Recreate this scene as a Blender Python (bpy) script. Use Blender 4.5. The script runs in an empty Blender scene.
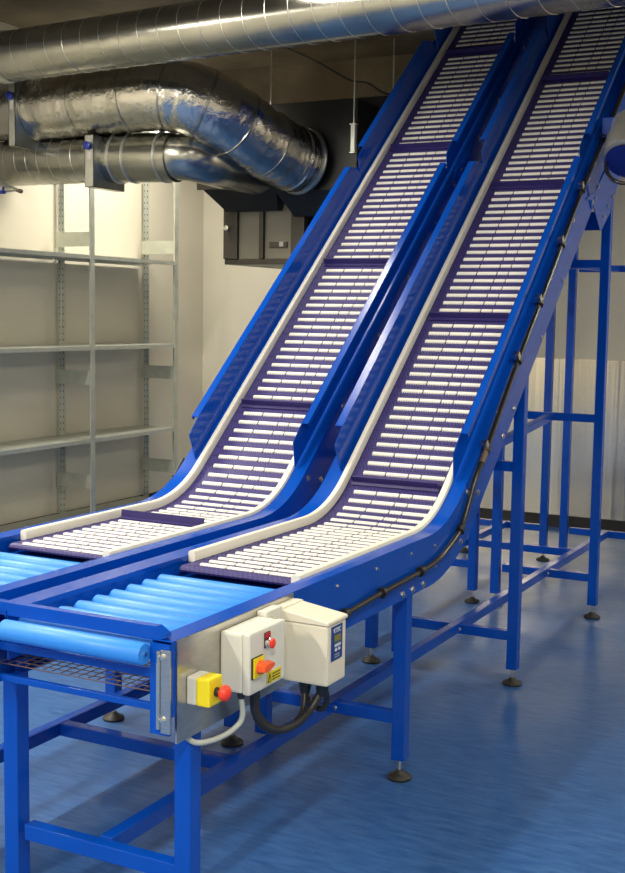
import bpy, bmesh, math, random
from math import sin, cos, pi, radians, sqrt
from mathutils import Vector, Matrix
random.seed(7)
C = bpy.context.scene.collection
scn = bpy.context.scene

# ---------------------------------------------------------------- camera, world, light
YAW, PITCH, ROLL, FPX = 0.4796, -0.102, 0.0153, 1207.15
CAM = Vector((1.966, -2.5637, 1.7054))
Fv = Vector((-sin(YAW)*cos(PITCH), cos(YAW)*cos(PITCH), sin(PITCH)))
Rv = Vector((cos(YAW), sin(YAW), 0)); Uv = Rv.cross(Fv)
R2 = Rv*cos(ROLL) + Uv*sin(ROLL); U2 = -Rv*sin(ROLL) + Uv*cos(ROLL)
cd = bpy.data.cameras.new('camera'); cam = bpy.data.objects.new('camera', cd); C.objects.link(cam)
cd.sensor_fit = 'VERTICAL'; cd.sensor_height = 36; cd.sensor_width = 36*625/873; cd.lens = FPX*36/873
cd.clip_start = 0.05; cd.clip_end = 60
m = Matrix((R2, U2, -Fv)).transposed().to_4x4(); m.translation = CAM; cam.matrix_world = m
scn.camera = cam

w = bpy.data.worlds.new('world'); scn.world = w; w.use_nodes = True
w.node_tree.nodes['Background'].inputs[0].default_value = (0.75, 0.8, 1, 1)
w.node_tree.nodes['Background'].inputs[1].default_value = 0.3
scn.view_settings.view_transform = 'Standard'; scn.view_settings.look = 'None'
scn.view_settings.gamma = 1; scn.view_settings.use_curve_mapping = False
scn.view_settings.exposure = 0.0
LAMP_COL = (1.0, 0.93, 0.78); LAMP_W = 42
# twin tube battens: x, y centre, z, length, strength
BATTENS = [(-1.18, 2.80, 3.515, 1.25, 0.35), (-1.13, 0.2, 3.47, 1.25, 1.2), (-3.0, 1.7, 3.47, 1.5, 2.5), (-3.0, -1.0, 3.47, 1.5, 2.8),
           (1.9, 1.2, 3.47, 1.5, 0.8), (2.7, 5.0, 3.47, 1.5, 1.5), (1.9, -2.4, 3.2, 1.5, 3.2), (-1.13, -3.4, 3.2, 1.25, 3.5), (-3.35, 5.3, 3.42, 1.25, 1.35)]

# ---------------------------------------------------------------- materials
def mat(name, col, rough=0.5, metal=0.0, noise=None, bump=None, coat=0, emit=None, spec=None):
    mt = bpy.data.materials.new(name); mt.use_nodes = True
    nt = mt.node_tree; b = nt.nodes['Principled BSDF']
    b.inputs['Base Color'].default_value = (*col, 1); b.inputs['Roughness'].default_value = rough
    b.inputs['Metallic'].default_value = metal
    if coat: b.inputs['Coat Weight'].default_value = coat; b.inputs['Coat Roughness'].default_value = 0.08
    if spec is not None: b.inputs['Specular IOR Level'].default_value = spec
    if emit: b.inputs['Emission Color'].default_value = (*emit[0], 1); b.inputs['Emission Strength'].default_value = emit[1]
    tc = nt.nodes.new('ShaderNodeTexCoord')
    if noise:      # (scale, col2, vec scale, low, high)
        mp = nt.nodes.new('ShaderNodeMapping'); mp.inputs['Scale'].default_value = noise[2]
        nt.links.new(tc.outputs['Object'], mp.inputs[0])
        n = nt.nodes.new('ShaderNodeTexNoise'); n.inputs['Scale'].default_value = noise[0]; n.inputs['Detail'].default_value = 6
        nt.links.new(mp.outputs[0], n.inputs['Vector'])
        r = nt.nodes.new('ShaderNodeValToRGB'); r.color_ramp.elements[0].position = noise[3]; r.color_ramp.elements[1].position = noise[4]
        r.color_ramp.elements[0].color = (*col, 1); r.color_ramp.elements[1].color = (*noise[1], 1)
        nt.links.new(n.outputs['Fac'], r.inputs[0]); nt.links.new(r.outputs[0], b.inputs['Base Color'])
    if bump:       # (scale, strength, distance, vec scale)
        mp = nt.nodes.new('ShaderNodeMapping'); mp.inputs['Scale'].default_value = bump[3]
        nt.links.new(tc.outputs['Object'], mp.inputs[0])
        n = nt.nodes.new('ShaderNodeTexNoise'); n.inputs['Scale'].default_value = bump[0]; n.inputs['Detail'].default_value = 4
        nt.links.new(mp.outputs[0], n.inputs['Vector'])
        bp = nt.nodes.new('ShaderNodeBump'); bp.inputs['Strength'].default_value = bump[1]; bp.inputs['Distance'].default_value = bump[2]
        nt.links.new(n.outputs['Fac'], bp.inputs['Height']); nt.links.new(bp.outputs[0], b.inputs['Normal'])
    return mt
I3 = (1, 1, 1)
M = {}
M['blue'] = mat('blue_powder_coat', (0.001, 0.062, 0.42), 0.17, 0, (6, (0.002, 0.070, 0.47), I3, .3, .7), spec=.36)
M['roller'] = mat('light_blue_sleeve', (0.03, 0.25, 0.80), 0.42)
M['white_strip'] = mat('white_slide_strip', (0.82, 0.80, 0.70), 0.35)
M['grip'] = mat('white_rubber_grip', (0.85, 0.83, 0.76), 0.6)
M['galv'] = mat('galvanised_steel', (0.46, 0.47, 0.44), 0.38, 1.0, (9, (0.62, 0.63, 0.58), I3, .3, .7), (30, .1, .004, I3))
M['duct'] = mat('spiral_duct_steel', (0.30, 0.30, 0.27), 0.24, 1.0, (3, (0.44, 0.43, 0.39), (1, 2, 2), .3, .75), (7, .25, .01, I3))
M['foil'] = mat('crinkled_foil', (0.50, 0.48, 0.44), 0.2, 1.0, (4, (0.60, 0.58, 0.53), I3, .3, .7), (20, .5, .015, I3))
M['shelf'] = mat('zinc_shelf_steel', (0.50, 0.52, 0.47), 0.45, 0.7, (12, (0.60, 0.62, 0.56), I3, .3, .7))
M['steel'] = mat('brushed_stainless', (0.52, 0.50, 0.46), 0.3, 1.0, (30, (0.62, 0.60, 0.55), (1, 1, 8), .3, .7), (60, .08, .002, (1, 1, 10)))
M['cladding'] = mat('brushed_wall_cladding', (0.72, 0.65, 0.52), 0.2, 1.0, (4, (0.74, 0.69, 0.58), (1, 1, .1), .3, .7), (4, .5, .03, (1, 1, .03)))
M['bolt'] = mat('zinc_bolt', (0.72, 0.70, 0.62), 0.25, 1.0)
M['black'] = mat('black_plastic', (0.015, 0.015, 0.016), 0.4)
M['rubber'] = mat('black_rubber_foot', (0.02, 0.018, 0.015), 0.55, bump=(60, .2, .002, I3))
M['conduit'] = mat('black_conduit', (0.02, 0.018, 0.016), 0.22, coat=.3)
M['greycable'] = mat('grey_cable_sheath', (0.42, 0.45, 0.42), 0.45)
M['enclosure'] = mat('light_grey_enclosure', (0.66, 0.66, 0.60), 0.4, bump=(200, .04, .001, I3))
M['inverter'] = mat('cream_inverter_case', (0.72, 0.68, 0.56), 0.42)
M['yellow'] = mat('yellow_plastic', (0.80, 0.66, 0.01), 0.35)
M['red'] = mat('red_plastic', (0.85, 0.05, 0.02), 0.35)
M['darkred'] = mat('dark_red_plate', (0.45, 0.01, 0.02), 0.4)
M['orange'] = mat('orange_red_handle', (0.85, 0.11, 0.02), 0.35)
M['chrome'] = mat('chrome', (0.8, 0.8, 0.8), 0.1, 1.0)
M['faceplate'] = mat('blue_keypad', (0.01, 0.04, 0.22), 0.35)
M['lcd'] = mat('olive_display', (0.22, 0.20, 0.02), 0.3)
M['mark'] = mat('white_print', (0.6, 0.65, 0.7), 0.5)
M['ink'] = mat('black_print', (0.03, 0.025, 0.01), 0.5)
M['wire'] = mat('brown_wire', (0.16, 0.11, 0.09), 0.5, .4)
M['ahu'] = mat('black_sheet_metal', (0.012, 0.012, 0.011), 0.4, 0.3, bump=(5, .2, .01, I3))
M['ahuframe'] = mat('dark_grey_frame', (0.06, 0.052, 0.042), 0.4, .4)
M['ahupanel'] = mat('grey_beige_filter_panel', (0.22, 0.20, 0.15), 0.35)
M['valve'] = mat('blue_valve_plastic', (0.01, 0.03, 0.30), 0.35)
M['label'] = mat('paper_label', (0.55, 0.52, 0.48), 0.6)
M['lampbody'] = mat('white_lamp_body', (0.8, 0.8, 0.78), 0.4)
M['tube'] = mat('lit_tube', (1, 1, 1), 0.4, emit=((1, .95, .82), 5))
M['grille'] = mat('fan_cover_grille', (0.55, 0.56, 0.54), 0.3, .7)

def belt_material():
    mt = mat('purple_belt', (0.04, 0.03, 0.2), 0.5)
    nt = mt.node_tree; b = nt.nodes['Principled BSDF']
    uv = nt.nodes.new('ShaderNodeUVMap'); uv.uv_map = 'UVMap'
    ck = nt.nodes.new('ShaderNodeTexChecker'); ck.inputs['Scale'].default_value = 1
    mp = nt.nodes.new('ShaderNodeMapping'); mp.inputs['Scale'].default_value = (110, 72, 1)
    nt.links.new(uv.outputs[0], mp.inputs[0]); nt.links.new(mp.outputs[0], ck.inputs['Vector'])
    ck.inputs['Color1'].default_value = (0.042, 0.032, 0.20, 1); ck.inputs['Color2'].default_value = (0.025, 0.018, 0.12, 1)
    nt.links.new(ck.outputs['Color'], b.inputs['Base Color'])
    bp = nt.nodes.new('ShaderNodeBump'); bp.inputs['Strength'].default_value = .7; bp.inputs['Distance'].default_value = .003
    nt.links.new(ck.outputs['Fac'], bp.inputs['Height']); nt.links.new(bp.outputs[0], b.inputs['Normal'])
    return mt
M['belt'] = belt_material()
M['flight'] = mat('dark_purple_flight', (0.022, 0.014, 0.12), 0.45)

def floor_material():
    mt = mat('blue_speckled_vinyl', (0.05, 0.11, 0.30), 0.3)
    nt = mt.node_tree; b = nt.nodes['Principled BSDF']; L = nt.links
    tc = nt.nodes.new('ShaderNodeTexCoord')
    def noise(scale, vs, lo, hi, c0, c1, rot=0):
        mp = nt.nodes.new('ShaderNodeMapping'); mp.inputs['Scale'].default_value = vs; mp.inputs['Rotation'].default_value = (0, 0, rot)
        L.new(tc.outputs['Object'], mp.inputs[0])
        n = nt.nodes.new('ShaderNodeTexNoise'); n.inputs['Scale'].default_value = scale; n.inputs['Detail'].default_value = 8
        L.new(mp.outputs[0], n.inputs['Vector'])
        r = nt.nodes.new('ShaderNodeValToRGB'); r.color_ramp.elements[0].position = lo; r.color_ramp.elements[1].position = hi
        r.color_ramp.elements[0].color = (*c0, 1); r.color_ramp.elements[1].color = (*c1, 1)
        L.new(n.outputs['Fac'], r.inputs[0]); return r
    a = noise(9, (1, 5, 1), .3, .72, (0.018, 0.080, 0.26), (0.05, 0.145, 0.38), .35)
    s = noise(140, I3, .66, .74, (0, 0, 0), (1, 1, 1))
    mx = nt.nodes.new('ShaderNodeMix'); mx.data_type = 'RGBA'
    L.new(s.outputs[0], mx.inputs['Factor']); L.new(a.outputs[0], mx.inputs[6]); mx.inputs[7].default_value = (0.22, 0.32, 0.55, 1)
    L.new(mx.outputs[2], b.inputs['Base Color'])
    rr = noise(3, I3, .3, .7, (0.30, 0.30, 0.30), (0.42, 0.42, 0.42)); L.new(rr.outputs[0], b.inputs['Roughness'])
    n = nt.nodes.new('ShaderNodeTexNoise'); n.inputs['Scale'].default_value = 14
    L.new(tc.outputs['Object'], n.inputs['Vector'])
    bp = nt.nodes.new('ShaderNodeBump'); bp.inputs['Strength'].default_value = .12; bp.inputs['Distance'].default_value = .01
    L.new(n.outputs['Fac'], bp.inputs['Height']); L.new(bp.outputs[0], b.inputs['Normal'])
    return mt
M['floor'] = floor_material()
M['wall'] = mat('cream_painted_wall', (0.62, 0.58, 0.47), 0.6, 0, (1.5, (0.66, 0.62, 0.51), I3, .3, .7), (60, .05, .002, I3))
M['ceiling'] = mat('bare_brown_concrete', (0.13, 0.10, 0.062), 0.85, 0, (1.6, (0.27, 0.22, 0.145), I3, .35, .7), (9, .5, .03, I3))
M['skirting'] = mat('black_skirting', (0.012, 0.012, 0.012), 0.45)

# ---------------------------------------------------------------- helpers
def link(name, bm, material, parent=None, smooth=False, mats=None):
    me = bpy.data.meshes.new(name); bmesh.ops.recalc_face_normals(bm, faces=bm.faces) if not mats else None
    bm.to_mesh(me); bm.free()
    for mm in (mats or [material]): me.materials.append(mm)
    if smooth:
        for p in me.polygons: p.use_smooth = True
        if hasattr(me, 'set_sharp_from_angle'): me.set_sharp_from_angle(angle=radians(40))
    o = bpy.data.objects.new(name, me); C.objects.link(o)
    if parent: o.parent = parent
    return o
def tag(o, label=None, cat=None, group=None, kind=None):
    if label: o['label'] = label
    if cat: o['category'] = cat
    if group: o['group'] = group
    if kind: o['kind'] = kind
    return o
def empty(name, loc, label, cat, group=None):
    o = bpy.data.objects.new(name, None); C.objects.link(o); o.location = loc
    o.empty_display_size = .1
    return tag(o, label, cat, group)
def add_box(bm, lo, hi, bev=0):
    vs = [bm.verts.new((x, y, z)) for x in (lo[0], hi[0]) for y in (lo[1], hi[1]) for z in (lo[2], hi[2])]
    fs = [bm.faces.new([vs[i] for i in q]) for q in ((0,1,3,2),(4,6,7,5),(0,4,5,1),(2,3,7,6),(0,2,6,4),(1,5,7,3))]
    if bev:
        es = {e for f in fs for e in f.edges}
        bmesh.ops.bevel(bm, geom=list(es), offset=bev, segments=2, affect='EDGES', profile=.6)
    return bm
def box(name, lo, hi, material, parent=None, bev=0.002):
    bm = bmesh.new(); add_box(bm, [min(a, b) for a, b in zip(lo, hi)], [max(a, b) for a, b in zip(lo, hi)], bev)
    return link(name, bm, material, parent)
def add_bar(bm, a, b, wd, ht, up=Vector((0, 0, 1)), bev=0):
    a, b = Vector(a), Vector(b); d = (b-a); L = d.length; d.normalize()
    s = d.cross(up)
    if s.length < 1e-4: s = Vector((1, 0, 0))
    s.normalize(); u = s.cross(d)
    b2 = bmesh.new(); add_box(b2, (-wd/2, 0, -ht/2), (wd/2, L, ht/2), bev)
    mt = Matrix((s, d, u)).transposed().to_4x4(); mt.translation = a
    bmesh.ops.transform(b2, matrix=mt, verts=b2.verts); merge(bm, b2)
def merge(bm, b2):
    me = bpy.data.meshes.new('t'); b2.to_mesh(me); b2.free(); bm.from_mesh(me); bpy.data.meshes.remove(me)
def bar(name, a, b, wd, ht, material, parent=None, bev=0.003):
    bm = bmesh.new(); add_bar(bm, a, b, wd, ht, bev=bev); return link(name, bm, material, parent)
def add_tube(bm, pts, rad, seg=16, caps=True):
    pts = [Vector(p) for p in pts]; n = len(pts)
    rs = rad if isinstance(rad, (list, tuple)) else [rad]*n
    t0 = (pts[1]-pts[0]).normalized(); ref = Vector((0, 0, 1)) if abs(t0.z) < .9 else Vector((0, 1, 0))
    s = t0.cross(ref).normalized(); rings = []
    for i, p in enumerate(pts):
        if i == 0: t = t0
        elif i == n-1: t = (pts[-1]-pts[-2]).normalized()
        else:
            t = (pts[i+1]-pts[i-1])
            t = t.normalized() if t.length > 1e-9 else t0
        s = (s - t*s.dot(t)).normalized(); u = t.cross(s)
        rings.append([bm.verts.new(p + (s*cos(2*pi*k/seg) + u*sin(2*pi*k/seg))*rs[i]) for k in range(seg)])
    for i in range(n-1):
        for k in range(seg):
            bm.faces.new((rings[i][k], rings[i][(k+1) % seg], rings[i+1][(k+1) % seg], rings[i+1][k]))
    if caps: bm.faces.new(rings[0][::-1]); bm.faces.new(rings[-1])
    return bm
def tube(name, pts, rad, material, parent=None, seg=16, caps=True):
    return link(name, add_tube(bmesh.new(), pts, rad, seg, caps), material, parent, smooth=True)
def spline(pts, sub=6):
    pts = [Vector(p) for p in pts]; out = []
    P = [pts[0]*2-pts[1]] + pts + [pts[-1]*2-pts[-2]]
    for i in range(1, len(P)-2):
        for k in range(sub):
            t = k/sub; a, b, c, d = P[i-1], P[i], P[i+1], P[i+2]
            out.append(.5*((2*b)+(c-a)*t+(2*a-5*b+4*c-d)*t*t+(3*b-a-3*c+d)*t**3))
    out.append(pts[-1]); return out
def lathe(name, base, axis, prof, material, parent=None, seg=20):   # prof: (dist along axis, radius)
    base = Vector(base); ax = Vector(axis).normalized()
    ref = Vector((0, 0, 1)) if abs(ax.z) < .9 else Vector((0, 1, 0))
    s = ax.cross(ref).normalized(); u = ax.cross(s); bm = bmesh.new(); rings = []
    for d, r in prof:
        rings.append([bm.verts.new(base + ax*d + (s*cos(2*pi*k/seg)+u*sin(2*pi*k/seg))*max(r, 1e-4)) for k in range(seg)])
    for i in range(len(rings)-1):
        for k in range(seg): bm.faces.new((rings[i][k], rings[i][(k+1) % seg], rings[i+1][(k+1) % seg], rings[i+1][k]))
    bm.faces.new(rings[0][::-1]); bm.faces.new(rings[-1])
    return link(name, bm, material, parent, smooth=True)
def slab(name, poly, axis, d0, d1, material, parent=None):          # polygon extruded along an axis
    bm = bmesh.new()
    def P(p, d):
        if axis == 'x': return (d, p[0], p[1])
        if axis == 'y': return (p[0], d, p[1])
        return (p[0], p[1], d)
    a = [bm.verts.new(P(p, d0)) for p in poly]; b = [bm.verts.new(P(p, d1)) for p in poly]
    bm.faces.new(a); bm.faces.new(b[::-1]); n = len(poly)
    for i in range(n): bm.faces.new((a[i], b[i], b[(i+1) % n], a[(i+1) % n]))
    return link(name, bm, material, parent)
def text(name, body, loc, size, material, parent, rot, ext=.0006):
    cu = bpy.data.curves.new(name, 'FONT'); cu.body = body; cu.size = size; cu.extrude = ext; cu.align_x = 'CENTER'; cu.align_y = 'CENTER'
    t = bpy.data.objects.new(name, cu); C.objects.link(t)
    dg = bpy.context.evaluated_depsgraph_get(); me = bpy.data.meshes.new_from_object(t.evaluated_get(dg))
    bpy.data.objects.remove(t); me.materials.clear(); me.materials.append(material)
    o = bpy.data.objects.new(name, me); C.objects.link(o); o.location = loc; o.rotation_euler = rot; o.parent = parent
    return o

# ---------------------------------------------------------------- the room
XW, XR, YF, YB, ZC = -4.174, 3.6, -5.0, 6.99, 3.75
def struct(name, lo, hi, material): return tag(box(name, lo, hi, material, bev=0), kind='structure')
struct('floor', (XW-.15, YF-.15, -.1), (XR+.15, YB+.15, 0), M['floor'])
struct('wall_left', (XW-.15, YF, 0), (XW, YB, ZC), M['wall'])
struct('wall_back', (XW-.15, YB, 0), (XR+.15, YB+.15, ZC), M['wall'])
struct('wall_right', (XR, YF, 0), (XR+.15, YB, ZC), M['wall'])
struct('wall_front', (XW-.15, YF-.15, 0), (XR+.15, YF, ZC), M['wall'])
# ceiling with the opening the conveyors rise through
OX0, OX1, OY0, OY1 = -1.06, .62, 4.62, 6.2
bm = bmesh.new()
for lo, hi in (((XW-.15, YF-.15, ZC), (XR+.15, OY0, ZC+.3)), ((XW-.15, OY1, ZC), (XR+.15, YB+.15, ZC+.3)),
               ((XW-.15, OY0, ZC), (OX0, OY1, ZC+.3)), ((OX1, OY0, ZC), (XR+.15, OY1, ZC+.3)),
               ((OX0-.1, OY0-.1, ZC+.3), (OX0, OY1+.1, 5.2)), ((OX1, OY0-.1, ZC+.3), (OX1+.1, OY1+.1, 5.2)),
               ((OX0, OY0-.1, ZC+.3), (OX1, OY0, 5.2)), ((OX0, OY1, ZC+.3), (OX1, OY1+.1, 5.2)), ((OX0-.1, OY0-.1, 5.2), (OX1+.1, OY1+.1, 5.3))):
    add_box(bm, lo, hi)
tag(link('ceiling', bm, M['ceiling']), kind='structure')
# brushed cladding on the lower back wall, two sheets with a joint; skirting
cx = -1.9
for i, x1 in enumerate((1.35, XR-.002)):
    tag(box('trim_%d' % (i+1), (cx, YB-.012, .1), (x1-.004, YB-.001, 1.372), M['cladding'], bev=.002), kind='structure'); cx = x1
struct('trim_3', (XW+.001, 6.45, 3.12), (OX0-.12, YB-.001, ZC-.001), M['ceiling'])
struct('baseboard_back', (XW+.012, YB-.02, 0), (XR, YB-.001, .1), M['skirting'])
struct('baseboard_left', (XW+.001, YF, 0), (XW+.012, YB-.02, .1), M['skirting'])

# ---------------------------------------------------------------- lamps
for i, (x, y, z, L, k) in enumerate(BATTENS):
    where = ['just above the thick spiral duct, its end peeping over the duct', 'over the roller tables', 'nearest the metal shelving', 'left side of the room behind the camera',
             'right side of the room beside the conveyors', 'right side of the room near the clad wall', 'right side behind the camera', 'middle of the room behind the camera', 'above the shelving, hidden behind the foil duct'][i]
    t = empty('fluorescent_batten', (x, y, z), 'white fluorescent batten, ' + where, 'lamp', 'fluorescent battens under the ceiling')
    box('lamp_body', (-.05, -L/2, -.02), (.05, L/2, .05), M['lampbody'], t, .004)
    for s in (-.035, .035): tube('lamp_tube', [(s, -L/2+.03, -.035), (s, L/2-.03, -.035)], .013, M['tube'], t, 10)
    for s in (-1, 1):
        box('end_cap', (-.05, s*L/2-.012, -.05), (.05, s*L/2+.012, -.02), M['lampbody'], t, .003)
        tube('suspension_rod', [(0, s*L*.35, .05), (0, s*L*.35, ZC-z)], .004, M['galv'], t, 8)
    ld = bpy.data.lights.new('tube_light', 'AREA'); ld.shape = 'RECTANGLE'; ld.size = .14; ld.size_y = L
    ld.energy = LAMP_W*k; ld.color = LAMP_COL
    lo = bpy.data.objects.new('tube_light', ld); C.objects.link(lo); lo.parent = t; lo.location = (0, 0, -.055)

# ---------------------------------------------------------------- conveyor geometry
YA, RC, TH, HB, PIT = 1.5684, .5571, .6975, .8785, 1.0606
ROWP = PIT/19
def prof(s, n=0):
    R = RC+.01
    if s < YA: return s, HB+n
    if s < YA+RC*TH:
        a = (s-YA)/RC; return YA+(R-n)*sin(a), HB+R-(R-n)*cos(a)
    t = s-YA-RC*TH
    return YA+(R-n)*sin(TH)+t*cos(TH), HB+R-(R-n)*cos(TH)+t*sin(TH)
def nrm(s):
    a = min(max((s-YA)/RC, 0), TH); return Vector((0, -sin(a), cos(a)))
def P3(x, s, n=0):
    y, z = prof(s, n); return Vector((x, y, z))
def ss(s0, s1, ds=.04):
    out = [s0]
    a, b = max(s0, YA), min(s1, YA+RC*TH)
    if b > a:
        k = max(2, int((b-a)/ds)); out += [a+(b-a)*i/k for i in range(k+1)]
    out.append(s1); r = []
    for v in out:
        if not r or v > r[-1]+1e-6: r.append(v)
    return r
def add_sweep(bm, sec, sl):
    rings = [[bm.verts.new(P3(x, s, n)) for x, n in sec] for s in sl]; k = len(sec)
    for i in range(len(rings)-1):
        for j in range(k): bm.faces.new((rings[i][j], rings[i][(j+1) % k], rings[i+1][(j+1) % k], rings[i+1][j]))
    bm.faces.new(rings[0][::-1]); bm.faces.new(rings[-1])
def sweep(name, sec, s0, s1, material, parent, smooth=True, ds=.04):
    bm = bmesh.new(); add_sweep(bm, sec, ss(s0, s1, ds)); return link(name, bm, material, parent, smooth=smooth)
SEND = 6.35
def bolt(p, ax, parent, r=.009, h=.007):
    bm = bmesh.new(); p = Vector(p); ax = Vector(ax).normalized()
    add_tube(bm, [p, p+ax*.002], r*1.45, 12); add_tube(bm, [p+ax*.002, p+ax*h], r, 6)
    return link('bolt', bm, M['bolt'], parent)
ROWS = [0, 1.4155, 2.7286, 4.1648, 5.6]
LX = .276

def guard(side, s0, s1, parent):
    """folded side guard: leaning wall, outward flange, turned lip, tapered lower end"""
    bm = bmesh.new(); sg = side
    xb, xt, xo = (.258, .268, .300) if sg > 0 else (.243, .256, .292)
    def V(x, s, n): return bm.verts.new(P3(sg*x, s, n))
    # wall with a tapered tip, as a double-sided plate
    poly = [(s0-.15, .02), (s0-.105, .128), (s0, .138), (s1, .138), (s1+.05, .10), (s1+.085, .02)]
    t = .003
    def xx(n): return xb+(xt-xb)*(n-.02)/.118
    a = [V(xx(n), s, n) for s, n in poly]; b = [V(xx(n)+t, s, n) for s, n in poly]
    bm.faces.new(a); bm.faces.new(b[::-1])
    for i in range(len(a)): bm.faces.new((a[i], b[i], b[(i+1) % len(a)], a[(i+1) % len(a)]))
    # flange and lip
    f = [[V(xt, s, .138), V(xo, s, .138), V(xo, s, .118), V(xo-.003, s, .118), V(xo-.003, s, .135), V(xt, s, .135)] for s in (s0, s1)]
    for j in range(6): bm.faces.new((f[0][j], f[0][(j+1) % 6], f[1][(j+1) % 6], f[1][j]))
    bm.faces.new(f[0][::-1]); bm.faces.new(f[1])
    return link('side_guard', bm, M['blue'], parent)

def conveyor(loc, label, sph, extra=None):
    t = empty('inclined_conveyor', loc, label, 'conveyor', 'pair of inclined belt conveyors')
    # side channels: web, top flange, bottom flange
    tk = .003
    for sg, xo, xi in ((-1, .300, .225), (1, .312, .252)):
        def sec(n1, n0):
            n1 = n1 if sg < 0 else .009
            return [(sg*xo, n1), (sg*xi, n1), (sg*xi, n1-.018), (sg*(xi+tk), n1-.018), (sg*(xi+tk), n1-tk), (sg*(xo-tk), n1-tk),
                    (sg*(xo-tk), n0+tk), (sg*(xo-.045), n0+tk), (sg*(xo-.045), n0), (sg*xo, n0)]
        f = sweep('side_frame', sec(.018, -.185), -.122, SEND, M['blue'], t)
        # inner liner plate that carries the belt
        sweep('inner_plate', [(sg*(xi+tk), 0), (sg*(xi+2*tk), 0), (sg*(xi+2*tk), -.12), (sg*(xi+tk), -.12)], -.11, SEND, M['blue'], t)
    # cable ledge on the outside of both channels on the incline
    # slide strips
    def strip_sec(x0, x1, h):
        return [(x0, -.004), (x0, h-.008), (x0+.003, h-.002), (x0+.009, h), (x1-.009, h), (x1-.003, h-.002), (x1, h-.008), (x1, -.004)]
    sweep('slide_strip', strip_sec(-.225, -.199, .034), .765, SEND-.1, M['white_strip'], t)
    sweep('slide_strip', strip_sec(.222, .252, .022), .66, SEND-.1, M['white_strip'], t)
    # belt with its white rubber grips (a surface pattern of the belt)
    bm = bmesh.new(); uvl = bm.loops.layers.uv.new('UVMap')
    x0, x1 = -.199, .224; s0 = .69
    sl = ss(s0, SEND-.05, .03)
    rings = []
    for s, n in [(.74, -.022), (.690, -.022), (.677, -.019), (.673, -.012), (.677, -.004), (.690, 0)]: rings.append((P3(0, s, n), s))
    for s in sl[1:]: rings.append((P3(0, s, 0), s))
    bw = [(bm.verts.new((x0, p.y, p.z)), bm.verts.new((x1, p.y, p.z)), s) for p, s in rings]
    for i in range(len(bw)-1):
        f = bm.faces.new((bw[i][0], bw[i][1], bw[i+1][1], bw[i+1][0])); 
        for lp, (u, v) in zip(f.loops, ((x0, bw[i][2]), (x1, bw[i][2]), (x1, bw[i+1][2]), (x0, bw[i+1][2]))): lp[uvl].uv = (u, v)
    segs = [(-.149, -.052), (-.045, .050), (.057, .107), (.113, .212)]
    def brick(xa, xb, s, w_, h, mi, base=0):
        c = P3(0, s, 0); nn = nrm(s); tt = Vector((0, nn.z, -nn.y)); vs = []
        for (ds, hh) in ((-w_/2, base), (-w_/2+.002, h), (w_/2-.002, h), (w_/2, base)):
            q = c+tt*ds+nn*hh; vs.append((bm.verts.new((xa, q.y, q.z)), bm.verts.new((xb, q.y, q.z))))
        fs = [bm.faces.new((vs[i][0], vs[i][1], vs[i+1][1], vs[i+1][0])) for i in range(3)]
        fs.append(bm.faces.new([v[0] for v in vs])); fs.append(bm.faces.new([v[1] for v in vs][::-1]))
        for f in fs: f.material_index = mi
    flights = []
    k0 = -int((sph-.6)/ROWP)-1
    for k in range(k0, 400):
        s = sph+k*ROWP
        if s < .695 or s > SEND-.1: continue
        if k % 19 == 0 and s > 1.1: flights.append(s); continue
        for a, b in segs:
            brick(a, b, s, .0175, .0055, 1)
            n = int((b-a)/.0105)                     # toothed near edge of each grip
            for j in range(n):
                xa = a+(j+.15)*(b-a)/n; brick(xa, xa+.0048, s-.0098, .004, .004, 1)
    # hinge knuckles between the module rows
    k = 0; s = .70
    while s < SEND-.1:
        for j in range(27):
            xa = x0+.004+j*(x1-x0-.008)/27; brick(xa, xa+.008, s, .009, .0022, 0)
        s += ROWP
    belt = link('belt', bm, None, t, mats=[M['belt'], M['grip']])
    for s in flights:
        bm = bmesh.new(); c = P3(0, s, 0); nn = nrm(s); tt = Vector((0, nn.z, -nn.y)); bb = bmesh.new()
        sec = [(-.02, .001), (-.02, .006), (-.006, .009), (-.003, .036), (.003, .036), (.006, .009), (.02, .006), (.02, .001)]
        r = [[bm.verts.new((x, (c+tt*a+nn*h).y, (c+tt*a+nn*h).z)) for a, h in sec] for x in (-.178, .208)]
        for j in range(8): bm.faces.new((r[0][j], r[0][(j+1) % 8], r[1][(j+1) % 8], r[1][j]))
        bm.faces.new(r[0][::-1]); bm.faces.new(r[1]); bb.free()
        link('flight', bm, M['flight'], belt)
    # slider bed under the belt
    sweep('slider_bed', [(-.22, -.04), (.25, -.04), (.25, -.046), (-.22, -.046)], .68, SEND-.1, M['blue'], t)
    # rollers
    for y in (-.152, -.075, .004, .066+.004, .152, .234, .316, .398, .480, .562):
        if y == .004: continue
        zc = HB-.034 if y > 0 else (HB-.024 if y < -.1 else HB-.027)
        xl, xr = (-.197, .247) if y > 0 else (-.205, .250)
        bm = bmesh.new(); add_tube(bm, [(xl, y, zc), (xl+.003, y, zc), (xr-.003, y, zc), (xr, y, zc)], [.026, .0285, .0285, .026], 28)
        r = link('roller', bm, M['roller'], t, smooth=True)
        tube('axle', [(xl-.03, y, zc), (xr+(.04 if y > 0 else .004), y, zc)], .006, M['bolt'], r, 8)
    # front cross rail with chamfered ends, lower plate, tie bar, end plates, wire tray
    slab('front_rail', [(-.30, .884), (.266, .884), (.29, .892), (.29, .903), (.262, .919), (-.30, .919)], 'y', -.118, -.094, M['blue'], t)
    box('cross_plate', (-.295, -.112, .784), (.262, -.100, .806), M['blue'], t)
    bar('tie_bar', (-.289, -.10, .705), (.28, -.10, .705), .016, .018, M['blue'], t)
    slab('end_plate', [(.254, .648), (.3115, .648), (.3115, .880), (.254, .880)], 'y', -.134, -.124, M['blue'], t)
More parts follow.
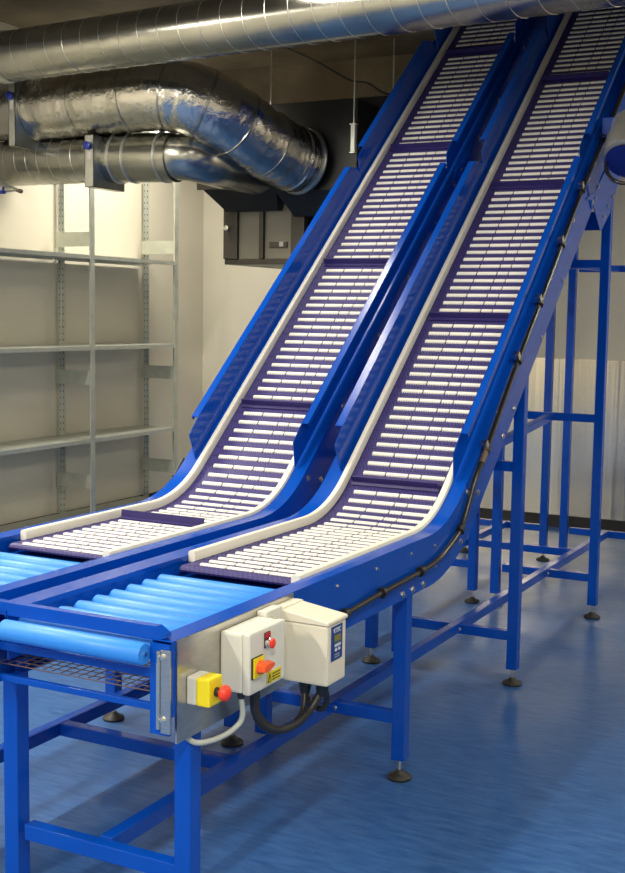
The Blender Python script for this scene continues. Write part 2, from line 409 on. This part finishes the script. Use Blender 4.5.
    slab('end_plate', [(-.292, .655), (-.262, .655), (-.262, .885), (-.292, .885)], 'y', -.134, -.124, M['blue'], t)
    bm = bmesh.new()
    for i in range(19): add_tube(bm, [(-.275+i*.03, -.09, .742), (-.275+i*.03, .62, .742)], .0016, 5)
    for i in range(24): add_tube(bm, [(-.285, -.09+i*.03, .739), (.285, -.09+i*.03, .739)], .0016, 5)
    link('wire_tray', bm, M['wire'], t)
    # side guards in sections
    for sg in (-1, 1):
        for a, b in ((2.14, 4.12), (4.33, 5.50), (5.74, 6.3)): guard(sg, a, b, t)
    # joint splice plates on the outside of the channels at the guard joints
    for sg in (-1, 1):
        xx = sg*.3125 if sg > 0 else sg*.3005
        for a in (4.2, 5.62):
            bm = bmesh.new(); pl = [(a-.10, .03), (a, .045), (a+.10, .03), (a+.10, -.17), (a-.10, -.17)]
            A = [bm.verts.new(P3(xx, s, n)) for s, n in pl]; B = [bm.verts.new(P3(xx+sg*.004, s, n)) for s, n in pl]
            bm.faces.new(A); bm.faces.new(B[::-1])
            for i in range(5): bm.faces.new((A[i], B[i], B[(i+1) % 5], A[(i+1) % 5]))
            link('splice_plate', bm, M['blue'], t)
    # legs with levelling feet
    for i, y in enumerate(ROWS):
        for sg in (-1, 1):
            # top of the leg against the channel
            if i < 2: zt = HB-.185+.04
            elif i < 4:
                zt = 1.017-.01+(y-1.924)*.839-.10
            else: zt = 3.55
            lx = .280 if sg > 0 else -.300
            lg = box('leg', (lx-.0255, y-.0255, .075), (lx+.0255, y+.0255, zt), M['blue'], t, .004)
            tube('threaded_rod', [(lx, y, .02), (lx, y, .077)], .008, M['bolt'], lg, 10)
            lathe('foot_pad', (lx, y, .0005), (0, 0, 1), [(0, .044), (.008, .046), (.014, .042), (.020, .024), (.030, .014), (.034, .012)], M['rubber'], lg)
    hc = .232
    for i, y in enumerate(ROWS):
        bar('crossbar', (-LX+.02, y, hc), (LX-.02, y, hc), .04, .045, M['blue'], t)
    bar('stringer', (0, .02, hc+.006), (0, ROWS[4]-.02, hc+.006), .042, .045, M['blue'], t)
    for y, z in ((ROWS[2], 1.02), (ROWS[3], 1.14), (ROWS[3], 2.00), (ROWS[4], 2.03), (ROWS[4], 3.2)):
        bar('crossbar', (-LX+.02, y, z), (LX-.02, y, z), .04, .045, M['blue'], t)
    bar('stringer', (0, ROWS[2], 1.02), (0, ROWS[3], 1.14), .04, .04, M['blue'], t)
    bar('stringer', (0, ROWS[3], 2.00), (0, ROWS[4], 2.03), .04, .04, M['blue'], t)
    # gusset plates at the tall legs
    for sg in (-1, 1):
        pl = [(3.56, 2.30), (3.68, 2.30), (3.87, 2.16), (3.91, 2.175), (4.07, 2.275), (4.22, 2.45), (4.31, 2.60), (4.31, 2.78), (4.0, 2.53), (3.75, 2.36)]
        if sg < 0: pl = [(3.87, 2.30), (4.07, 2.275), (4.22, 2.45), (4.28, 2.74), (4.0, 2.52)]
        x = sg*.316 if sg > 0 else -.3035
        slab('gusset_plate', pl, 'x', x-.002, x+.002, M['blue'], t)
        if sg > 0:
            for y, z in ((4.10, 2.36), (4.0, 2.30), (3.93, 2.24), (3.74, 2.32), (4.2, 2.56)): bolt((x+sg*.002, y, z), (sg, 0, 0), t)
    bar('crossbar', (-LX+.02, ROWS[3], 2.235), (LX-.02, ROWS[3], 2.235), .03, .10, M['blue'], t)
    # bolts along both channels
    for sg in (-1, 1):
        x = .312 if sg > 0 else -.300
        for s, n in ((.80, -.03), (.80, -.12), (1.10, -.03), (1.10, -.12), (1.40, -.03), (1.40, -.12), (1.62, -.04), (1.62, -.12),
                     (.45, -.03), (1.33, -.165), (1.42, -.165), (1.52, -.165), (1.84, -.15), (1.98, -.03), (2.06, -.12), (2.42, -.02), (2.42, -.15),
                     (2.60, -.16), (2.90, -.02), (3.08, -.165), (3.34, -.02), (3.5, -.16), (3.80, -.02), (4.12, 0), (4.26, 0), (4.12, -.14),
                     (4.26, -.14), (4.6, -.02), (5.0, -.02), (5.56, 0), (5.68, 0)):
            bolt(P3(x+sg*(.006 if abs(s-4.2) < .1 or abs(s-5.62) < .1 else 0), s, n), (sg, 0, 0), t, .009 if s > 1.8 or s == .45 or n < -.16 else .0045)
        for i in (1, 2, 3):
            if sg > 0 or True: bolt((.02*sg, ROWS[i]-.021, hc), (0, -1, 0), t, .007)
    if extra: extra(t)
    # drop everything to local space of the empty
    return t

# ------- right conveyor with its controls
def controls(t):
    # stainless side panel with a folded front edge
    pn = slab('control_panel', [(-.108, .622), (.50, .622), (.50, .886), (-.108, .886)], 'x', .3125, .3185, M['steel'], t)
    tag(pn, 'brushed stainless side plate')
    box('folded_edge', (.290, -.140, .655), (.3185, -.1345, .868), M['steel'], pn, .001)
    for z in (.69, .85): bolt((.297, -.140, z), (0, -1, 0), pn, .006)
    tube('clamp_rod', [(.283, -.139, .665), (.283, -.139, .865)], .006, M['bolt'], pn, 8)
    # emergency stop
    e = box('emergency_stop_box', (.319, -.068, .714), (.348, -.004, .787), M['enclosure'], t, .006)
    tag(e, 'grey and yellow emergency stop box with red mushroom button')
    box('yellow_cover', (.347, -.068, .714), (.388, -.004, .787), M['yellow'], e, .006)
    lathe('collar', (.387, -.036, .749), (1, 0, 0), [(0, .012), (.014, .012), (.016, .010)], M['black'], e)
    lathe('mushroom_button', (.400, -.036, .749), (1, 0, 0), [(0, .010), (.006, .019), (.014, .0215), (.021, .0195), (.027, .012), (.029, .003)], M['red'], e, 28)
    lathe('cable_gland', (.352, -.005, .770), (0, 1, 0), [(0, .012), (.012, .012), (.014, .009), (.022, .009)], M['black'], e)
    # isolator box
    b = box('isolator_box', (.319, .092, .706), (.388, .280, .868), M['enclosure'], t, .008)
    tag(b, 'light grey isolator box with red stop button and orange rotary handle')
    box('box_lid', (.3885, .090, .704), (.412, .282, .870), M['enclosure'], b, .007)
    X = .412
    box('button_plate', (X, .163, .816), (X+.003, .191, .858), M['ink'], b, .001)
    box('stop_label', (X+.002, .164, .843), (X+.006, .190, .857), M['darkred'], b, .001)
    lathe('button_bezel', (X+.002, .177, .829), (1, 0, 0), [(0, .0135), (.007, .0135), (.009, .011), (.012, .011)], M['chrome'], b)
    lathe('stop_button', (X+.013, .177, .829), (1, 0, 0), [(0, .010), (.003, .0135), (.008, .0135), (.011, .009)], M['red'], b)
    box('switch_backplate', (X, .096, .747), (X+.004, .152, .804), M['ink'], b, .001)
    box('switch_plate', (X+.004, .100, .749), (X+.008, .152, .802), M['yellow'], b, .001)
    lathe('handle_boss', (X+.008, .128, .775), (1, 0, 0), [(0, .019), (.008, .017), (.012, .014)], M['orange'], b)
    bm = bmesh.new()
    hp = [(.109, .767), (.128, .760), (.165, .774), (.171, .780), (.165, .787), (.128, .791), (.109, .783)]
    A = [bm.verts.new((X+.014, y, z)) for y, z in hp]; B = [bm.verts.new((X+.034, .128+(y-.128)*.88, .775+(z-.775)*.75)) for y, z in hp]
    bm.faces.new(A); bm.faces.new(B[::-1])
    for i in range(7): bm.faces.new((A[i], B[i], B[(i+1) % 7], A[(i+1) % 7]))
    link('rotary_handle', bm, M['orange'], b)
    lb = box('warning_label', (X, .180, .713), (X+.0012, .256, .744), M['yellow'], b, 0)
    slab('warning_triangle', [(.184, .716), (.204, .716), (.194, .740)], 'x', X+.0012, X+.0018, M['ink'], b)
    slab('warning_triangle', [(.1885, .7185), (.1995, .7185), (.194, .7315)], 'x', X+.0018, X+.0022, M['yellow'], b)
    for z in (.735, .727, .719): 
        y = .209
        while y < .250:
            ln = random.choice((.004, .006, .009)); box('label_print', (X+.0012, y, z-.0018), (X+.0018, min(y+ln, .252), z+.0022), M['ink'], b, 0); y += ln+.0022
    lathe('cable_gland', (.372, .115, .686), (0, 0, 1), [(0, .008), (.006, .010), (.021, .011)], M['black'], b)
    lathe('cable_gland', (.372, .18, .679), (0, 0, 1), [(0, .012), (.01, .014), (.028, .014)], M['black'], b)
    # mounting frame
    mf = box('mounting_plate', (.319, .283, .680), (.352, .372, .880), M['enclosure'], t, .003)
    for z in (.70, .86):
        lathe('mounting_screw', (.352, .300, z), (1, 0, 0), [(0, .007), (.006, .007)], M['bolt'], mf, 8)
    # inverter drive
    v = box('inverter_drive', (.354, .372, .665), (.497, .488, .838), M['inverter'], t, .007)
    tag(v, 'cream inverter drive with blue keypad and black knobs')
    box('heat_sink', (.319, .366, .668), (.354, .494, .874), M['inverter'], v, .003)
    # sloping hood on top of the drive
    bm = bmesh.new()
    q = [(.345, .368), (.501, .368), (.501, .492), (.345, .492)]
    A = [bm.verts.new((x, y, .838)) for x, y in q]; B = [bm.verts.new((x, y, .872 if x < .4 else .850)) for x, y in q]
    bm.faces.new(A); bm.faces.new(B[::-1])
    for i in range(4): bm.faces.new((A[i], B[i], B[(i+1) % 4], A[(i+1) % 4]))
    bmesh.ops.bevel(bm, geom=list(bm.edges), offset=.003, segments=1, affect='EDGES')
    link('hood', bm, M['inverter'], v)
    Xv = .497
    kp = box('keypad', (Xv, .392, .733), (Xv+.0025, .460, .832), M['faceplate'], v, .001)
    box('display', (Xv+.0025, .408, .786), (Xv+.004, .446, .805), M['lcd'], v, 0)
    for yy in (.410, .423, .436): box('key', (Xv+.0025, yy, .772), (Xv+.0045, yy+.010, .779), M['mark'], v, 0)
    for yy in (.412, .432): box('key', (Xv+.0025, yy, .759), (Xv+.0045, yy+.011, .767), M['mark'], v, 0)
    text('keypad_lettering', 'KTEC', (Xv+.003, .426, .818), .019, M['mark'], v, (pi/2, 0, pi/2))
    for z in (.748, .741): box('key_print', (Xv+.0025, .410, z), (Xv+.003, .442, z+.002), M['greycable'], v, 0)
    for z, r in ((.800, .0085), (.768, .0085), (.700, .0125)):
        lathe('side_knob', (.478, .488, z), (0, 1, 0), [(0, r), (.010, r), (.012, r*.8), (.02, r*.8)], M['black'], v, 14)
    for x in (.40, .455):
        lathe('cable_gland', (x, .425, .620), (0, 0, 1), [(0, .014), (.02, .018), (.045, .019)], M['black'], v)
    # looping cables under the boxes
    tube('power_cable', spline([(.372, .18, .682), (.374, .185, .63), (.385, .21, .585), (.40, .27, .556), (.42, .34, .558), (.435, .395, .588), (.45, .425, .628)]), .0115, M['black'], t, 14)
    tube('power_cable', spline([(.374, .192, .682), (.376, .20, .62), (.39, .245, .572), (.405, .32, .550), (.412, .385, .573), (.40, .425, .628)]), .009, M['black'], t, 14)
    tube('power_cable', spline([(.455, .435, .65), (.456, .455, .60), (.44, .46, .57), (.41, .46, .575), (.385, .455, .61), (.37, .445, .67)]), .009, M['black'], t, 14)
    gc = tube('signal_cable', spline([(.372, .115, .69), (.374, .119, .645), (.370, .11, .620), (.355, .075, .600), (.335, .025, .592), (.315, -.02, .598), (.295, -.04, .62)]), .0075, M['greycable'], t, 14)
    tag(gc, 'grey cable')
    # black conduit clipped along the channel
    cb = [(.37, .48, .76), (.332, .58, .755), (.326, .807, .752), (.326, 1.08, .763), (.326, 1.385, .771), (.326, 1.60, .785), (.326, 1.749, .822), (.326, 1.87, .875), (.326, 1.95, .96), (.326, 2.022, 1.054),
          (.326, 2.168, 1.183), (.326, 2.49, 1.485), (.326, 2.812, 1.766), (.326, 3.133, 2.050), (.326, 3.435, 2.320), (.326, 3.844, 2.645)]
    tube('conduit', spline(cb, 5), .0105, M['conduit'], t, 14)
    # bright ferrule and clips
    def nearest(y, z, d=(0, .77, .64)):
        return Vector((.326, y, z)), Vector(d)
    for (y, z, d) in ((2.11, 1.13, (0, .75, .66)),):
        p, dd = nearest(y, z, d); tube('cable_ferrule', [p-dd*.035, p+dd*.035], .0135, M['wire'], t, 14)
    for (y, z, d) in ((.83, .753, (0, 1, .03)), (1.12, .764, (0, 1, .03)), (1.46, .775, (0, 1, .1)), (1.86, .868, (0, .8, .6)), (2.14, 1.158, (0, .75, .66)), (2.52, 1.512, (0, .75, .66)),
                      (2.81, 1.764, (0, .75, .66)), (3.13, 2.047, (0, .75, .66)), (3.45, 2.333, (0, .75, .66))):
        p, dd = nearest(y, z, d); dd.normalize()
        c = tube('cable_clip', [p-dd*.011, p+dd*.011], .0185, M['black'], t, 14)
        if y > 2.0:
            nn = Vector((0, -dd.z, dd.y)); q = p+nn*.03
            bm = bmesh.new(); add_bar(bm, q-nn*.016, q+nn*.016, .026, .026, up=Vector((1, 0, 0)), bev=.002); link('clip_block', bm, M['bolt'], c)
    # black connector, loop to the drive motor
    p = Vector((.328, 3.87, 2.665)); d = Vector((0, .77, .64)).normalized()
    tube('connector', [p-d*.05, p+d*.06], .026, M['black'], t, 12)
    tube('conduit', spline([p+d*.05, p+d*.3, p+d*.65, p+d*1.1], 4), .014, M['conduit'], t, 12)
    tube('motor_cable', spline([(.34, 3.86, 2.64), (.36, 3.80, 2.56), (.40, 3.62, 2.45), (.47, 3.52, 2.38), (.56, 3.50, 2.37), (.66, 3.56, 2.46), (.66, 3.66, 2.58), (.60, 3.74, 2.66)]), .010, M['conduit'], t, 12)
    bm = bmesh.new(); add_tube(bm, [(.342, 3.85, 2.622), (.346, 3.84, 2.607)], .0115, 12); link('cable_ring', bm, M['yellow'], t)
    # drive motor
    a = Vector((0, -.62, -.785)).normalized(); base = Vector((.49, 3.70, 2.50))-a*.42
    mo = lathe('drive_motor', base, a, [(.17, .10), (.18, .125), (.28, .125), (.29, .135), (.38, .135), (.41, .128), (.424, .10)], M['grille'], t, 36)
    tag(mo, 'silver drive motor with a meshed fan cover')
    s_ = Vector((1, 0, 0)); u_ = a.cross(s_)
    lathe('fan_opening', base+a*.4245, a, [(0, .115), (.001, .115)], M['ink'], mo, 36)
    bm = bmesh.new(); c0 = base+a*.43
    for i in range(-9, 10):
        o_ = i*.0115; h_ = sqrt(max(.115**2-o_**2, 0))
        if h_ < .01: continue
        add_tube(bm, [c0+s_*o_-u_*h_, c0+s_*o_+u_*h_], .0028, 5); add_tube(bm, [c0+u_*o_-s_*h_, c0+u_*o_+s_*h_], .0028, 5)
    link('fan_mesh', bm, M['valve'], mo)
    box('motor_bracket', (.3165, 3.82, 2.64), (.42, 3.90, 2.74), M['blue'], t, .004)
    # ties to the neighbouring conveyor
    for y in (.70, 4.80): bar('tie_beam', (-.7+.0, y, .238), (-.02, y, .238), .045, .045, M['blue'], t)
S_PITCH = .7219
def sensor(t):
    tube('sensor', [P3(-.312, 1.89, .0), P3(-.312, 1.99, .012)], .011, M['black'], t, 12)
conveyor((0, 0, 0), 'blue inclined belt conveyor nearest, with grey control boxes on its side panel', 1.9543, controls)
conveyor((-S_PITCH, 0, 0), 'blue inclined belt conveyor further back, without control boxes, in front of the metal shelving', 1.3098, sensor)

# ---------------------------------------------------------------- shelving
sh = empty('shelving_unit', (-3.95, 4.9, 0), 'tall grey galvanised bolted shelving unit with empty shelves by the left wall', 'shelving')
def shp(o): o.parent = sh; o.location = (3.95, -4.9, 0); return o
YS = [2.55, 3.69, 4.82, 5.945]; XF, XB = -3.75, -4.145; HT = 2.80
for i, y in enumerate(YS):
    for x, sg in ((XF, -1), (XB, 1)):
        bm = bmesh.new(); yy = y if sg < 0 else y+.09; wd = .05 if sg < 0 else .036
        add_box(bm, (min(x, x+sg*wd), yy, 0), (max(x, x+sg*wd), yy+.003, HT)); add_box(bm, (min(x, x+sg*.003), yy-wd, 0), (max(x, x+sg*.003), yy, HT))
        z = .06
        while z < HT-.03:                       # punched slots down the post
            n0 = len(bm.faces)
            add_box(bm, (x+sg*.015, yy-.0006, z), (x+sg*.022, yy+.0036, z+.014))
            if sg > 0: add_box(bm, (min(x-sg*.0006, x+sg*.0036), yy-.023, z), (max(x-sg*.0006, x+sg*.0036), yy-.016, z+.014))
            bm.faces.ensure_lookup_table()
            for f in bm.faces[n0:]: f.material_index = 1
            z += .05
        shp(link('post', bm, None, None, mats=[M['shelf'], M['ink']]))
    for z in (.33, .95, 1.32-.0, 2.18):
        if z in (1.32,): z = 1.13
        if z == .95: continue
        shp(slab('side_brace', [(XB+.02, z), (XF-.02, z), (XF-.02, z+.11), (XB+.02, z+.11)], 'y', y+.004, y+.007, M['shelf']))
for z in (.10, .72, 1.425, 2.11):
    for j in range(3):
        bm = bmesh.new(); a, b = YS[j]+.004, YS[j+1]-.004
        add_box(bm, (XB+.004, a, z), (XF-.004, b, z+.003)); add_box(bm, (XF-.006, a, z-.026), (XF-.003, b, z+.003))
        add_box(bm, (XF-.018, a, z-.026), (XF-.006, b, z-.024)); add_box(bm, (XB+.004, a, z-.03), (XB+.006, b, z+.003))
        for k in range(2): add_box(bm, (XB+.12+k*.14, a, z-.02), (XB+.125+k*.14, b, z))
        shp(link('shelf', bm, M['shelf']))

# ---------------------------------------------------------------- ducts
def at(px, py, d): return CAM+(Fv+R2*(px-312.5)/FPX+U2*(436.5-py)/FPX)*d
def add_ring(bm, c, ax, r, w_, seg=40):
    ax = ax.normalized(); add_tube(bm, [c-ax*w_, c-ax*w_*.5, c+ax*w_*.5, c+ax*w_], [r*.995, r+.006, r+.006, r*.995], seg)
def helix(name, a, b, r, pitch, parent, material, rr=.0025):
    a, b = Vector(a), Vector(b); d = b-a; L = d.length; d.normalize(); s = d.cross(Vector((0, 0, 1))).normalized(); u = s.cross(d)
    n = int(L/pitch*24); bm = bmesh.new()
    add_tube(bm, [a+d*(L*i/n)+(s*cos(2*pi*(L*i/n)/pitch)-u*sin(2*pi*(L*i/n)/pitch))*(r+.0004) for i in range(n+1)], rr, 5)
    return link(name, bm, material, parent, smooth=True)
# top duct
A = Vector((-3.623, 3.668, 3.334)); B = Vector((.574, 3.127, 3.286)); d = (B-A).normalized()
A0 = A-d*.55; B0 = A+d*7.0; A0 = A-d*.50
t = empty('spiral_duct', A0, 'long straight galvanised spiral duct across the top, in front of the conveyor tops', 'duct')
def loc_tube(name, pts, r, m_, t_, seg=48, base=None):
    o = tube(name, [Vector(p)-base for p in pts], r, m_, t_, seg); return o
loc_tube('duct_pipe', [A0, B0], .158, M['duct'], t, base=A0)
helix('spiral_seam', (0, 0, 0), B0-A0, .158, .155, t, M['galv'])
bm = bmesh.new(); add_ring(bm, A+d*.05-A0, d, .160, .05, 48); link('coupling', bm, M['galv'], t, smooth=True)
# upper foil-wrapped duct with its bend
pts = [(XW+.02, 4.2, 3.105), (-3.9, 4.2, 3.095), (-3.6, 4.2, 3.10), (-3.2, 4.2, 3.115), (-2.85, 4.2, 3.125), (-2.62, 4.22, 3.115), (-2.45, 4.30, 3.06), (-2.33, 4.46, 2.97), (-2.25, 4.68, 2.87), (-2.19, 4.92, 2.80), (-2.16, 5.02, 2.78), (-2.14, 5.105, 2.77)]
t = empty('foil_duct', pts[0], 'fat crinkled foil wrapped duct bending down into the black unit', 'duct')
b0 = Vector(pts[0]); cp = spline([Vector(p)-b0 for p in pts], 8); n = len(cp); rad = []
rnd = random.Random(3)
for i, p in enumerate(cp):
    f = i/(n-1); r = .205+.03*min(1, f*2.2) if f < .6 else .235-.01*(f-.6)/.4
    rad.append(r-(.006 if i % 7 == 0 else 0)+rnd.uniform(-.0025, .0025))
fd = tube('foil_sleeve', cp, rad, M['foil'], t, 56)
me = fd.data
for v_ in me.vertices: v_.co += v_.normal*rnd.uniform(-.0018, .0018)
bm = bmesh.new()
for i in range(12, n-3, 9):
    bm = bmesh.new(); add_ring(bm, cp[i], cp[i+1]-cp[i], rad[i]-.002, .012, 48)
    link('foil_tape', bm, M['duct'], t, smooth=True)
bm = bmesh.new(); add_ring(bm, cp[-2], cp[-1]-cp[-2], .232, .02, 48); link('end_collar', bm, M['galv'], t, smooth=True)
def damper(t, x, c, sz, wd, rad_, b0):
    """square damper casing across the duct with blue knob and paper label"""
    y, z = c; h = sz/2
    bm = bmesh.new()
    add_box(bm, (x-wd/2, y-h, z-h), (x+wd/2, y-h+.004, z+h)); add_box(bm, (x-wd/2, y+h-.004, z-h), (x+wd/2, y+h, z+h))
    add_box(bm, (x-wd/2, y-h, z-h), (x+wd/2, y+h, z-h+.004)); add_box(bm, (x-wd/2, y-h, z+h-.004), (x+wd/2, y+h, z+h))
    for xx in (x-wd/2, x+wd/2-.004):
        add_box(bm, (xx, y-h, z-h), (xx+.004, y+h, z+h))
    bmesh.ops.translate(bm, vec=-b0, verts=bm.verts)
    o = link('damper_casing', bm, M['galv'], t)
    k = lathe('damper_knob', Vector((x, y-h, z+.10))-b0, (0, -1, 0), [(0, .014), (.012, .014), (.014, .027), (.03, .027), (.034, .02)], M['valve'], o, 20)
    q = box('damper_label', Vector((x-.016, y-h-.001, z+.01))-b0, Vector((x+.016, y-h, z+.075))-b0, M['label'], o, 0)
    return o
damper(t, -3.79, (4.2, 3.05), .47, .06, .2, b0)
# lower spiral duct
p0 = Vector((XW+.02, 4.33, 2.755)); p1 = Vector((-2.68, 4.33, 2.735))
t = empty('spiral_duct', p0, 'lower galvanised spiral duct tucked beneath the foil duct, in front of the shelving tops', 'duct')
loc_tube('duct_pipe', [p0, (-3.3, 4.33, 2.748)], .163, M['duct'], t, base=p0)
loc_tube('duct_pipe', [(-3.3, 4.33, 2.75), (-3.1, 4.33, 2.748), p1], .168, M['duct'], t, base=p0)
bd = spline([p1, (-2.58, 4.37, 2.73), (-2.52, 4.48, 2.71), (-2.50, 4.7, 2.70), (-2.50, 5.08, 2.70)], 6)
o = loc_tube('duct_bend', [Vector((-2.75, 4.33, 2.736))]+bd, .155, M['duct'], t, base=p0)
helix('spiral_seam', (0, 0, 0), Vector((-3.3, 4.33, 2.748))-p0, .163, .10, t, M['galv'], .0022)
for x in (-3.14, -3.02, -2.76):
    bm = bmesh.new(); add_ring(bm, Vector((x, 4.33, 2.747-(x+3.14)*.02))-p0, p1-p0, .169, .012, 48)
    link('duct_joint', bm, M['galv'], t, smooth=True)
damper(t, -3.255, (4.30, 2.71), .35, .075, .16, p0)

# ---------------------------------------------------------------- black air handling unit
t = empty('air_handling_unit', (-2.4, 6.1, 2.06), 'black ceiling hung air handling unit that the two ducts enter, above the back wall', 'ventilation unit')
def ab(name, lo, hi, m_, bev=.004, par=None):
    o = box(name, lo, hi, m_, par or t, bev); 
    if par is None: o.location = (2.4, -6.1, -2.06)
    return o
ab('housing', (-2.90, 5.45, 2.52), (-1.45, 6.44, 3.25), M['ahu'])
ab('lower_frame', (-2.91, 5.32, 2.06), (-1.70, 6.9, 2.10), M['ahuframe'])
ab('frame_post', (-2.91, 5.30, 2.10), (-2.79, 5.40, 2.53), M['ahuframe'])
ab('frame_post', (-2.60, 5.30, 2.10), (-2.565, 5.36, 2.53), M['ahuframe'])
ab('frame_post', (-2.33, 5.30, 2.10), (-2.22, 5.36, 2.53), M['ahuframe'])
ab('filter_panel', (-2.79, 5.33, 2.10), (-2.60, 5.345, 2.52), M['ahupanel'])
pl = ab('filter_panel', (-2.565, 5.33, 2.10), (-2.33, 5.345, 2.52), M['ahupanel'])
ab('panel_latch', (-2.52, 5.318, 2.18), (-2.37, 5.33, 2.225), M['ahuframe'], .002, pl)
ab('panel_sticker', (-2.435, 5.315, 2.19), (-2.40, 5.318, 2.225), M['label'], 0, pl)
ab('back_casing', (-2.90, 5.40, 2.10), (-1.70, 6.9, 2.52), M['ahu'])
lt = lathe('post_latch', (-2.87-(-2.4), 5.30-6.1, 2.33-2.06), (0, -1, 0), [(0, .012), (.02, .012), (.03, .02), (.034, .01)], M['bolt'], t, 12)
def hood(x0, x1, xa, xb, zb, z1, name='duct_hood'):
    # hood flaring down and forward: front face slopes from the upper wide edge to the lower edge
    bm = bmesh.new()
    top = [(x0, 5.12, z1), (x1, 5.12, z1), (x1, 5.50, z1), (x0, 5.50, z1)]
    mid = [(x0, 5.12, zb+.17), (x1, 5.12, zb+.17), (x1, 5.50, zb+.17), (x0, 5.50, zb+.17)]
    bot = [(xa, 5.26, zb), (xb, 5.26, zb), (xb, 5.50, zb), (xa, 5.50, zb)]
    r = [[bm.verts.new(p) for p in q] for q in (top, mid, bot)]
    for i in range(2):
        for j in range(4): bm.faces.new((r[i][j], r[i][(j+1) % 4], r[i+1][(j+1) % 4], r[i+1][j]))
    bm.faces.new(r[0]); bm.faces.new(r[2][::-1])
    o = link(name, bm, M['ahu'], t); o.location = (2.4, -6.1, -2.06)
hood(-3.0, -2.36, -2.86, -2.42, 2.45, 2.98)
hood(-2.36, -1.72, -2.28, -1.76, 2.40, 3.18)
ab('hood_flange', (-3.02, 5.10, 2.60), (-2.80, 5.12, 2.72), M['ahuframe'], .002)
for x in (-2.85, -1.80):
    o = tube('suspension_rod', [(x+2.4, 5.9-6.1, 3.25-2.06), (x+2.4, 5.9-6.1, ZC-2.06)], .006, M['galv'], t, 8)

# ---------------------------------------------------------------- small services
p = Vector((-2.0, 5.33, 3.02))
t = empty('hanger_channel', at(353.5, 140, 8.1), 'short galvanised hanger channel on a thin rod left of the far conveyor', 'hanger')
zc_ = t.location.z
box('channel', (-.015, -.015, -.08), (.015, .015, .10), M['shelf'], t, .002)
box('channel_cap', (-.024, -.02, .10), (.024, .02, .107), M['galv'], t, .001)
tube('hanger_rod', [(0, 0, .1), (0, 0, ZC-zc_)], .004, M['galv'], t, 8)
box('channel_foot', (-.02, -.02, -.086), (.02, .02, -.08), M['galv'], t, .001)
pt = [at(270, 40, 8.2), at(292, 50, 8.3), at(318, 62, 8.3), at(332, 70, 8.35), at(350, 80, 8.4), at(368, 83, 8.4), at(382, 92, 8.5), at(398, 97, 8.6)]
o = tube('slack_cable', spline(pt, 5), .006, M['black'], None, 8)
tag(o, 'thin black slack cable looping below the brown ceiling behind the top duct', 'cable')
t = empty('valve_pipework', (-4.15, 4.05, 2.52), 'small pipe with two blue tap handles and brass end below the lower duct', 'pipe')
tube('pipe', spline([(-.0, 0, .03), (.12, 0, .05), (.25, -.01, .035), (.36, -.02, .0)]), .009, M['galv'], t, 10)
tube('pipe', spline([(-.0, .03, .0), (.10, .02, .02), (.22, .0, .0), (.36, -.02, -.0)]), .007, M['galv'], t, 10)
for x in (.10, .21):
    k = lathe('tap_handle', (x, -.005, .03), (0, -.3, -1), [(0, .008), (.03, .008), (.032, .02), (.045, .02), (.048, .01)], M['valve'], t, 8)
    bm = bmesh.new(); add_bar(bm, (x-.028, -.018, -.012), (x+.028, -.018, -.012), .012, .012, bev=.002); link('tap_lever', bm, M['valve'], k)
lathe('brass_nozzle', (.34, -.02, .0), (1, 0, -.15), [(0, .010), (.02, .010), (.022, .015), (.045, .015), (.05, .008)], M['wire'], t, 12)
